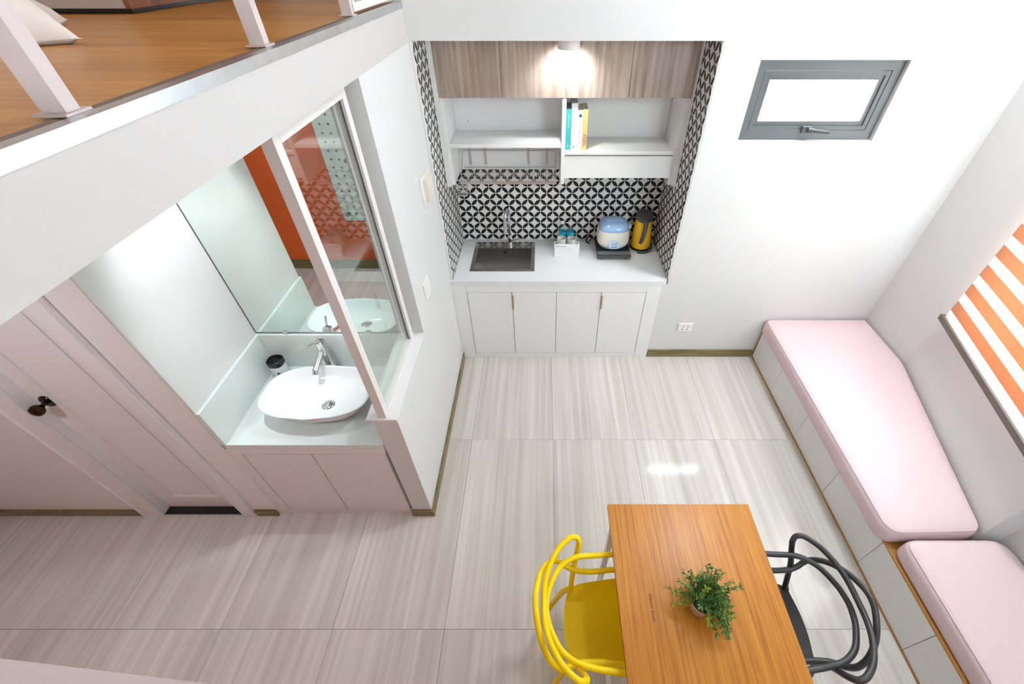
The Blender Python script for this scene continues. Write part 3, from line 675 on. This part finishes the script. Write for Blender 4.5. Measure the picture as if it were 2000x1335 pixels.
sgo('card', [(-.101, .101, 0, .0025, 0, .112)], 'card')
sgo('stand', [(-.06, .06, .0026, .05, .001, .004)], 'card')
sgo('heading_print', [(-.090+.012*i, -.090+.012*i+.010, -.0009, -.0001, .099, .102) for i in range(2)]+[(-.088+.0092*i, -.088+.0092*i+.0075, -.0009, -.0001, .088, .092) for i in range(9)], 'ink')
sgo('body_print', [(-.086, .05, -.0009, -.0001, z, z+.0018) for z in (.072, .058, .044)], 'pale_ink')
sgo('logo_print', [(.071, .083, -.0009, -.0001, .093, .103), (.069, .085, -.0009, -.0001, .089, .091)], 'pale_ink')

# ------------------------------------------------------------------ wall fittings
sb = thing('switch_box', 'cream boxed switch on white plate high on middle wall', 'switch', (XM+.02, 2.51, 1.55))
obj('plate', box(XM+.0005, XM+.011, 2.40, 2.62, 1.545, 1.71), 'paint_trim', sb, bevel=.006)
obj('cover', box(XM+.0115, XM+.036, 2.445, 2.565, 1.565, 1.69), 'cream_box', sb, bevel=.004)
obj('screw', disc(BM(), (XM+.011, 2.602, 1.62), (1, 0, 0), .004, .002, 10), 'mid_grey', sb)
sp = thing('wall_socket', 'flat white socket plate low on the middle wall', 'socket', (XM+.005, 2.12, 1.11))
obj('plate', box(XM+.0005, XM+.009, 2.06, 2.18, 1.115, 1.225), 'white_laminate', sp, bevel=.003)
obj('insert', box(XM+.0092, XM+.0112, 2.085, 2.155, 1.14, 1.20), 'paint_trim', sp, bevel=.001)
so = thing('wall_socket', 'small white power socket above the back baseboard', 'socket', (1.185, YB-.005, .30))
obj('plate', box(1.125, 1.245, YB-.012, YB-.0005, .300, .380), 'white_laminate', so, bevel=.003)
for x in (1.165, 1.205):
    for z in (.322, .353): obj('pin_hole', box(x-.004, x+.004, YB-.0132, YB-.0122, z-.006, z+.006), 'ink', so)

# ------------------------------------------------------------------ small window (back wall)
w1 = sempty('window_1', 'small grey aluminium awning window in the back wall', ((WX0+WX1)/2, YB+.05, WZ0))
def frame(bm, x0, x1, z0, z1, t, y0, y1):
    bx(bm, x0, x1, y0, y1, z0, z0+t); bx(bm, x0, x1, y0, y1, z1-t, z1); bx(bm, x0, x0+t, y0, y1, z0+t, z1-t); bx(bm, x1-t, x1, y0, y1, z0+t, z1-t); return bm
y = YB+.028
obj('frame', frame(BM(), WX0+.002, WX1-.002, WZ0+.002, WZ1-.002, .05, y, y+.07), 'grey_alu', w1, bevel=.002)
obj('sash', frame(BM(), WX0+.056, WX1-.056, WZ0+.056, WZ1-.056, .022, y+.003, y+.06), 'grey_alu', w1, bevel=.001)
obj('sash_inner', frame(BM(), WX0+.079, WX1-.079, WZ0+.079, WZ1-.079, .022, y+.012, y+.055), 'grey_alu', w1, bevel=.001)
obj('pane', box(WX0+.098, WX1-.098, y+.030, y+.036, WZ0+.098, WZ1-.098), 'clear', w1)
bm = BM(); bx(bm, 1.545, 1.60, y-.020, y-.0005, WZ0+.044, WZ0+.078)
hd = obj('handle', bm, 'dark_grey', w1, bevel=.004)
obj('lever', tube(BM(), [(1.575, y-.026, WZ0+.064), (1.62, y-.036, WZ0+.060), (1.70, y-.038, WZ0+.052)], [.012, .009, .008], 10), 'dark_grey', hd, smooth=True)

# ------------------------------------------------------------------ added front window above the landing (unseen, brings frontal fill light)
w4 = sempty('window_added', 'added white framed window behind the camera for fill light', (1.775, YF-.06, 2.55))
obj('frame', frame(BM(), 1.301, 2.249, 2.551, 3.349, .05, YF-.09, YF-.04), 'white_metal', w4)
obj('pane', box(1.35, 2.20, YF-.068, YF-.062, 2.60, 3.30), 'clear', w4)

# ------------------------------------------------------------------ blind window (angled wall)
def angled(name, mat, parent, boxes, bevel=0, **kw):
    bm = BM()
    for q in boxes: bx(bm, *q, mat=MA)
    return obj(name, bm, mat, parent, bevel=bevel, **kw)
bcen = MA @ Vector((.65, -.05, .88))
w2 = sempty('window_2', 'tall window behind the striped orange blind', MA @ Vector((.65, .06, HZ0)))
angled('frame', 'white_metal', w2, [(HB0+.001, HB0+.05, .06, .10, HZ0+.001, HZ1-.001), (HB1-.05, HB1-.001, .06, .10, HZ0+.001, HZ1-.001), (HB0+.05, HB1-.05, .06, .10, HZ0+.001, HZ0+.05), (HB0+.05, HB1-.05, .06, .10, HZ1-.05, HZ1-.001)])
angled('mullion', 'white_metal', w2, [(.67, .70, .065, .095, HZ0+.05, HZ1-.05)])
for a, b in ((HB0+.05, .67), (.70, HB1-.05)): angled('pane', 'clear', w2, [(a, b, .076, .082, HZ0+.05, HZ1-.05)])
bl = thing('window_blind', 'zebra roller blind of orange and sheer white bands on right wall', 'blind', bcen)
B0, B1 = .082, 1.285
z = .930; k_ = 0
while z < 3.15:
    angled('sheer_band', 'blind_sheer', bl, [(B0, B1, -.0505, -.0495, z, z+.058)])
    angled('orange_band', 'blind_orange', bl, [(B0, B1, -.0512, -.0488, z+.058, z+.131)])
    z += .131
angled('bottom_rail', 'rail_brown', bl, [(B0-.03, B1+.01, -.064, -.036, .893, .9295)], bevel=.006)
angled('headbox', 'white_metal', bl, [(B0-.03, B1+.01, -.09, -.004, z+.001, z+.09)], bevel=.005)

# ------------------------------------------------------------------ bench and cushions
bn = thing('storage_bench', 'long white storage bench with orange wood edges along right wall', 'bench', (2.1, 1.2, 0))
BF = 1.852
bm = BM(); prism(bm, [(BF+.022, YF+.004), (2.395, YF+.004), (2.395, .79), (2.30, .955), (2.655, 2.21), (2.655, 2.715), (BF+.022, 2.715)], .0005, .297)
obj('carcass', bm, 'bench_wood', bn)
obj('bottom_edge', box(BF, BF+.0215, YF+.004, 2.715, .0005, .018), 'bench_wood', bn)
obj('end_edge', box(BF, BF+.0215, 2.702, 2.715, .0185, .297), 'bench_wood', bn)
bm = BM(); prism(bm, [(BF-.001, YF+.004), (2.395, YF+.004), (2.395, .79), (2.30, .955), (2.655, 2.21), (2.655, 2.715), (BF-.001, 2.715)], .2975, .309)
obj('top_board', bm, 'bench_wood', bn, bevel=.001)
ys = [2.701, 2.285, 1.845, 1.406, .965, .537, .10, -.44]
for a, b in zip(ys, ys[1:]): obj('door', box(BF+.001, BF+.0205, b+.0015, a-.0015, .0195, .2955), 'bench_white', bn, bevel=.001)
def cushion(name, label, poly, z0, z1, rv):
    # rounded plan corners, then a soft edge profile
    pts = []; n = len(poly)
    for i in range(n):
        p = Vector(poly[i]); a = Vector(poly[i-1]); b = Vector(poly[(i+1) % n]); r = rv[i]
        q0 = p+(a-p).normalized()*r; q1 = p+(b-p).normalized()*r
        for t in [j/6 for j in range(7)]: pts.append((1-t)**2*q0+2*t*(1-t)*p+t*t*q1)
        L = (Vector(poly[(i+1) % n])-p).length; e = b+(p-b).normalized()*rv[(i+1) % n]
        m = int(L/.08)
        for j in range(1, m): pts.append(q1.lerp(e, j/m))
    cx = sum(p.x for p in pts)/len(pts); cy = sum(p.y for p in pts)/len(pts)
    N_ = len(pts)
    nr = []
    for i in range(N_):
        t = (pts[(i+1) % N_]-pts[i-1]); v2 = Vector((-t.y, t.x)); v2.normalize()
        if v2.dot(Vector((cx, cy))-pts[i]) < 0: v2 = -v2
        nr.append(v2)
    rings = []
    for off, zz in ((.016, z0), (.004, z0+.012), (0, z0+.035), (0, z1-.040), (.004, z1-.022), (.013, z1-.009), (.026, z1-.001)):
        rings.append([(p.x+v2.x*off, p.y+v2.y*off, zz) for p, v2 in zip(pts, nr)])
    last = [Vector(q) for q in rings[-1]]
    for kk, zz in ((.12, z1+.004), (.35, z1+.007), (.7, z1+.008), (.97, z1+.008)):
        rings.append([(q.x+(cx-q.x)*kk, q.y+(cy-q.y)*kk, zz) for q in last])
    b = obj('pad', loft(BM(), rings), 'pink', None, smooth=True, angle=1.0)
    t = thing(name, label, 'cushion', WL[b].copy(), group='pink bench cushions')
    b.parent = t; b.location = (0, 0, 0)
    pl = [(p.x+v2.x*.012, p.y+v2.y*.012, z1-.0085) for p, v2 in zip(pts, nr)]
    obj('piping', tube(BM(), pl, .0035, 6, closed=True), 'pink', t, smooth=True)
    return t
cushion('seat_cushion', 'long pale pink seat cushion in the room corner', [(1.822, 2.708), (2.655, 2.708), (2.655, 2.20), (2.306, .962), (1.800, .950)], .3095, .438, [.05, .03, .06, .06, .09])
cushion('seat_cushion', 'nearer pink seat cushion beside the dark chair', [(1.860, .930), (2.390, .930), (2.390, -.43), (1.856, -.43)], .3095, .436, [.07, .10, .05, .05])

# ------------------------------------------------------------------ table
TX_0, TX_1, TY_0, TY_1 = .300, .964, -.245, .958
tb = thing('dining_table', 'rectangular orange-brown oak dining table on white steel legs', 'table', ((TX_0+TX_1)/2, .36, 0))
obj('tabletop', box(TX_0, TX_1, TY_0, TY_1, .722, .75), 'oak', tb, bevel=.0015)
for x in (TX_0+.006, TX_1-.031):
    y0, y1 = -.165, .878
    obj('runner', box(x, x+.025, y0, y1, .0005, .024), 'white_metal', tb, bevel=.002)
    for yy in (y0, y1-.025): obj('leg', box(x, x+.025, yy, yy+.025, .0245, .695), 'white_metal', tb, bevel=.002)
    obj('top_rail', box(x, x+.025, y0, y1, .6955, .7215), 'white_metal', tb, bevel=.002)
obj('lettering', text_bm('Dennis Scott', .019, Matrix.Translation((.430, .528, .7504)) @ Matrix.Rotation(-PI/2, 4, 'Z'), .0003), 'red_print', tb)

# ------------------------------------------------------------------ chairs
def mirror_curve(h): return [(x, -w_, z_) for x, w_, z_ in h]+[(x, w_, z_) for x, w_, z_ in reversed(h[:-1])]
def chair(label, mat, loc, rz):
    t = thing('armchair', label, 'chair', loc, rz, 'chairs at the oak table')
    Pc = [(.172, .222, .46), (.160, .224, .56), (.135, .224, .63), (.085, .222, .666), (.01, .215, .674), (-.08, .206, .684), (-.15, .195, .70), (-.195, .178, .70), (-.24, .142, .70), (-.275, .08, .70), (-.288, .035, .70), (-.292, 0, .70)]
    Qc = [(.170, .216, .46), (.13, .197, .53), (.06, .182, .585), (.0, .175, .60), (-.08, .168, .60), (-.15, .170, .605), (-.19, .180, .615), (-.22, .193, .63), (-.25, .194, .655), (-.285, .168, .695), (-.315, .115, .74), (-.331, .05, .775), (-.336, 0, .785)]
    Rc = [(-.175, .138, .455), (-.172, .160, .52), (-.163, .192, .62), (-.150, .226, .70), (-.146, .243, .742), (-.160, .254, .764), (-.19, .245, .773), (-.235, .205, .772), (-.27, .15, .765), (-.29, .1, .758), (-.300, .05, .752), (-.302, 0, .75)]
    for nm, cv in (('inner_back_loop', Pc), ('outer_back_loop', Qc), ('eared_back_loop', Rc)):
        obj(nm, tube(BM(), catmull(mirror_curve(cv), 5), .0122, 10), mat, t, smooth=True, local=True, angle=1.2)
    for s in (-1, 1):
        obj('leg', tube(BM(), catmull([(.190, s*.228, .0005), (.186, s*.226, .2), (.178, s*.222, .40), (.171, s*.219, .47)], 4), [.0115]+[.013]*11+[.012], 10), mat, t, smooth=True, local=True)
        obj('leg', tube(BM(), catmull([(-.278, s*.178, .0005), (-.245, s*.166, .2), (-.205, s*.150, .40), (-.178, s*.140, .462)], 4), [.0105]+[.014]*11+[.015], 10), mat, t, smooth=True, local=True)
    bm = BM(); nu, nv = 14, 12; G = []
    for i in range(nu+1):
        u = i/nu; row = []
        for j in range(nv+1):
            v_ = -1+2*j/nv
            hw = .150+.052*u**.8
            if u < .12: hw -= .012*(1-u/.12)
            xb = -.212+.026*abs(v_)**2.2; xf = .195-.02*abs(v_)**3
            x = xb+(xf-xb)*u; zz = .452-.010*(1-abs(v_)**2.5)-.018*max(0, (u-.75)/.25)**2+.010*abs(v_)**6
            row.append(bm.verts.new((x, v_*hw, zz)))
        G.append(row)
    for i in range(nu):
        for j in range(nv): bm.faces.new((G[i][j], G[i+1][j], G[i+1][j+1], G[i][j+1]))
    bmesh.ops.solidify(bm, geom=bm.faces[:], thickness=.014)
    obj('seat', bm, mat, t, smooth=True, local=True, angle=1.0)
    return t
chair('yellow plastic armchair with looping back left of the table', 'yellow_plastic', (.300, .545, 0), 0)
chair('dark grey plastic armchair with looping back right of the table', 'grey_plastic', (.962, .550, 0), PI)

# ------------------------------------------------------------------ plant
px, py, pz = .614, .527, .7508
pt = thing('potted_plant', 'small bushy green potted plant on the oak table', 'plant', (px, py, pz))
obj('pot', lathe(BM(), px, py, [(.030, pz), (.033, pz+.003), (.040, pz+.062), (.043, pz+.064), (.043, pz+.072), (.040, pz+.072), (.038, pz+.06)], 28), 'pot', pt, smooth=True)
obj('soil', lathe(BM(), px, py, [(.0375, pz+.0605), (.036, pz+.064), (.01, pz+.067)], 20), 'soil', pt)
rng = random.Random(11); lb, yb_, sbm = BM(), BM(), BM()
def leaf_at(bm, p, dirv, ln, wd):
    dirv = dirv.normalized(); side = dirv.cross(Vector((rng.uniform(-1, 1), rng.uniform(-1, 1), rng.uniform(.3, 1)))).normalized(); up = side.cross(dirv)
    a = p; c = p+dirv*ln; b = p+dirv*ln*.5+side*wd+up*wd*.25; d_ = p+dirv*ln*.5-side*wd+up*wd*.25; m = p+dirv*ln*.5
    A, B_, C_, D_, M_ = [bm.verts.new(q) for q in (a, b, c, d_, m)]
    for f in ((A, B_, M_), (B_, C_, M_), (C_, D_, M_), (D_, A, M_)): bm.faces.new(f)
def sprig(start, path_dir, ln, droop, bmL, dens=17):
    pts = []; p = Vector(start); dv = Vector(path_dir).normalized(); st = ln/9
    for i in range(10):
        pts.append(p.copy()); p = p+dv*st; dv = (dv+Vector((rng.uniform(-.12, .12), rng.uniform(-.12, .12), -droop*.14+rng.uniform(-.05, .05)))).normalized()
    tube(sbm, pts, [.0014*(1-i/12) for i in range(10)], 4)
    for i in range(1, 10):
        t = (pts[i]-pts[i-1]).normalized()
        for q in range(int(dens/9*2.2)):
            rad = Vector((rng.uniform(-1, 1), rng.uniform(-1, 1), rng.uniform(-1, 1))); rad = rad-t*rad.dot(t); rad.normalize()
            leaf_at(bmL, pts[i]-t*st*rng.random(), (t*.7+rad), rng.uniform(.010, .017), rng.uniform(.0027, .0042))
for i in range(120):
    a = rng.uniform(0, 2*PI); el = rng.uniform(.15, 1.35)
    dv = (math.cos(a)*math.cos(el)*.9+.42, math.sin(a)*math.cos(el)*.9+.26, math.sin(el))
    low = el < .5
    sprig((px+rng.uniform(-.022, .026), py+rng.uniform(-.022, .022), pz+.062), dv, rng.uniform(.080, .122), .7 if low else .3, yb_ if (low and rng.random() < .75) or rng.random() < .22 else lb)
for dv, ln, dr in (((.75, -.8, .7), .145, 1.5), ((.95, -.7, .7), .13, 1.4), ((1, .35, .9), .16, .3), ((-.1, .55, 1), .17, .1), ((.22, .5, 1), .165, .1), ((.4, .5, 1), .16, .0), ((-.9, .30, .75), .11, .4), ((.5, -1, .6), .13, 1.2)):
    for _ in range(2): sprig((px+.01, py, pz+.065), (dv[0]+rng.uniform(-.06, .06), dv[1]+rng.uniform(-.06, .06), dv[2]), ln, dr, lb, 22)
obj('stems', sbm, 'stem', pt, kind='stuff'); obj('foliage', lb, 'leaf', pt, kind='stuff'); obj('young_foliage', yb_, 'leaf_yellow', pt, kind='stuff')

# ------------------------------------------------------------------ loft: railing, wardrobe, pillow
ZF = 2.4862
rl = thing('loft_railing', 'pinkish white steel railing posts along the loft edge', 'railing', (-.765, 1.5, ZF))
def post(y0, y1, xa=-.790, xb=-.750):
    p = obj('post', box(xa, xb, y0, y1, ZF+.004, 3.42), 'rail_paint', rl, bevel=.003)
    obj('base_plate', box(xa-.008, xb+.006, y0-.010, y1+.014, ZF, ZF+.0038), 'rail_paint', p, bevel=.001)
post(.735, .762); post(1.380, 1.407); post(2.085, 2.112)
obj('top_rail', box(-.79, -.75, .10, 2.70, 3.4205, 3.46), 'rail_paint', rl, bevel=.003)
gt = thing('loft_gate', 'white steel gate frame at the far end of the loft edge', 'gate', (-.765, 2.4, ZF))
obj('stile', box(-.782, -.757, 2.140, 2.168, ZF+.008, 3.38), 'white_metal', gt, bevel=.002)
obj('stile', box(-.782, -.757, 2.670, 2.698, ZF+.008, 3.38), 'white_metal', gt, bevel=.002)
obj('bottom_rail', box(-.782, -.757, 2.1685, 2.6695, ZF+.008, ZF+.036), 'white_metal', gt, bevel=.002)
obj('top_rail', box(-.782, -.757, 2.1685, 2.6695, 3.352, 3.38), 'white_metal', gt, bevel=.002)
wd_ = thing('wardrobe', 'grey fronted wardrobe with red-brown side on the loft', 'wardrobe', (-2.4, 2.7, 2.4825))
obj('plinth', box(-3.1, -1.71, 2.23, 3.40, 2.4825, 2.499), 'black', wd_)
obj('side_panel', box(-1.70, -1.678, 2.19, 3.42, 2.4995, 4.2), 'red_wood', wd_)
obj('carcass', box(-3.1, -1.7005, 2.215, 3.42, 2.4995, 4.2), 'wardrobe_grey', wd_)
for a, b in ((-3.098, -2.402), (-2.398, -1.7005)): obj('door', box(a, b, 2.19, 2.2145, 2.501, 4.198), 'wardrobe_grey', wd_, bevel=.002)
# pillow with pointed corners, one corner towards the room
bm = BM(); n = 28; G0, G1 = [], []
pc = Vector((-1.714, 1.474)); ang = -.05
for i in range(n+1):
    r0, r1 = [], []
    for j in range(n+1):
        u, w_ = -1+2*i/n, -1+2*j/n
        sx_ = u*(1-.16*(1-abs(w_)**2)*abs(u)**3); sy_ = w_*(1-.16*(1-abs(u)**2)*abs(w_)**3)
        hgt = .115*((1-abs(u)**2.2)*(1-abs(w_)**2.2))**.45
        hgt *= 1+.10*math.sin(7*u+3*w_)*math.sin(5*w_-2*u)
        x = (sx_+sy_)*.5*.42; yv = (sx_-sy_)*.5*.42
        X = pc.x+math.cos(ang)*x-math.sin(ang)*yv; Y = pc.y+math.sin(ang)*x+math.cos(ang)*yv
        base = 2.4835+.012
        r0.append(bm.verts.new((X, Y, base+hgt*1.25))); r1.append(bm.verts.new((X, Y, max(2.4828, base-hgt*.6-.001))))
    G0.append(r0); G1.append(r1)
for i in range(n):
    for j in range(n):
        bm.faces.new((G0[i][j], G0[i+1][j], G0[i+1][j+1], G0[i][j+1])); bm.faces.new((G1[i][j+1], G1[i+1][j+1], G1[i+1][j], G1[i][j]))
for i in range(n):
    for A in ((G0[i][0], G0[i+1][0], G1[i+1][0], G1[i][0]), (G0[i][n], G0[i+1][n], G1[i+1][n], G1[i][n]), (G0[0][i], G0[0][i+1], G1[0][i+1], G1[0][i]), (G0[n][i], G0[n][i+1], G1[n][i+1], G1[n][i])):
        bm.faces.new(A)
tag(obj('pillow', bm, 'cotton', smooth=True, angle=1.5), 'rumpled white cotton pillow lying on the loft floor', 'pillow')

# pegboard on the orange wall (seen in the mirror)
pg = thing('pegboard', 'pale pegboard with brown holes on the orange wall in the mirror', 'pegboard', (-1.70, YF+.02, .60))
obj('board', box(-2.085, -1.32, YF+.001, YF+.019, .59, 2.10), 'pegboard', pg, bevel=.001)
bm = BM()
for i in range(9):
    for j in range(19): disc(bm, (-2.018+i*.0775, YF+.0192, .672+j*.0775), (0, 1, 0), .011, .002, 10)
obj('peg_holes', bm, 'peg_brown', pg, kind='stuff')
for x, z in ((-1.863, 1.215), (-2.018, .672)): obj('peg', disc(BM(), (x, YF+.0212, z), (0, 1, 0), .018, .05, 14), 'rail_brown', pg)

# ------------------------------------------------------------------ lamps
def ceil_lamp(x, y, zc, label, power, col, size=.42, group='ceiling lamps', spot=None, aim=None):
    t = thing('ceiling_lamp', label, 'lamp', (x, y, zc-.05), group=group)
    obj('housing', lathe(BM(), x, y, [(size*.5, zc-.0005), (size*.52, zc-.004), (size*.52, zc-.044), (size*.5, zc-.048), (size*.47, zc-.046)], 36), 'white_metal', t, smooth=True)
    obj('diffuser', lathe(BM(), x, y, [(size*.465, zc-.047), (size*.46, zc-.050)], 32), 'lamp_glow', t)
    lamp_light('ceiling_light', (x, y, zc-.056), power, size*.3 if spot else size*.9, col, t, spot, aim)
ceil_lamp(1.76, 2.26, ZC, 'round ceiling lamp over the bench corner', P_CEIL, COL_CEIL, .46)
ceil_lamp(-1.65, 1.15, ZC, 'round ceiling lamp over the sleeping loft', P_LOFT, COL_WARM)
ceil_lamp(-1.33, 1.52, 2.3145, 'small round lamp above the wash basin', P_NICHE, (.93, .98, 1.0), .09, spot=1.46, aim=(-1.60, 1.79, 1.3))
ceil_lamp(-2.1, .45, 2.3145, 'small round lamp under the loft by the door', P_UNDER, (.93, .97, 1.0), .16)
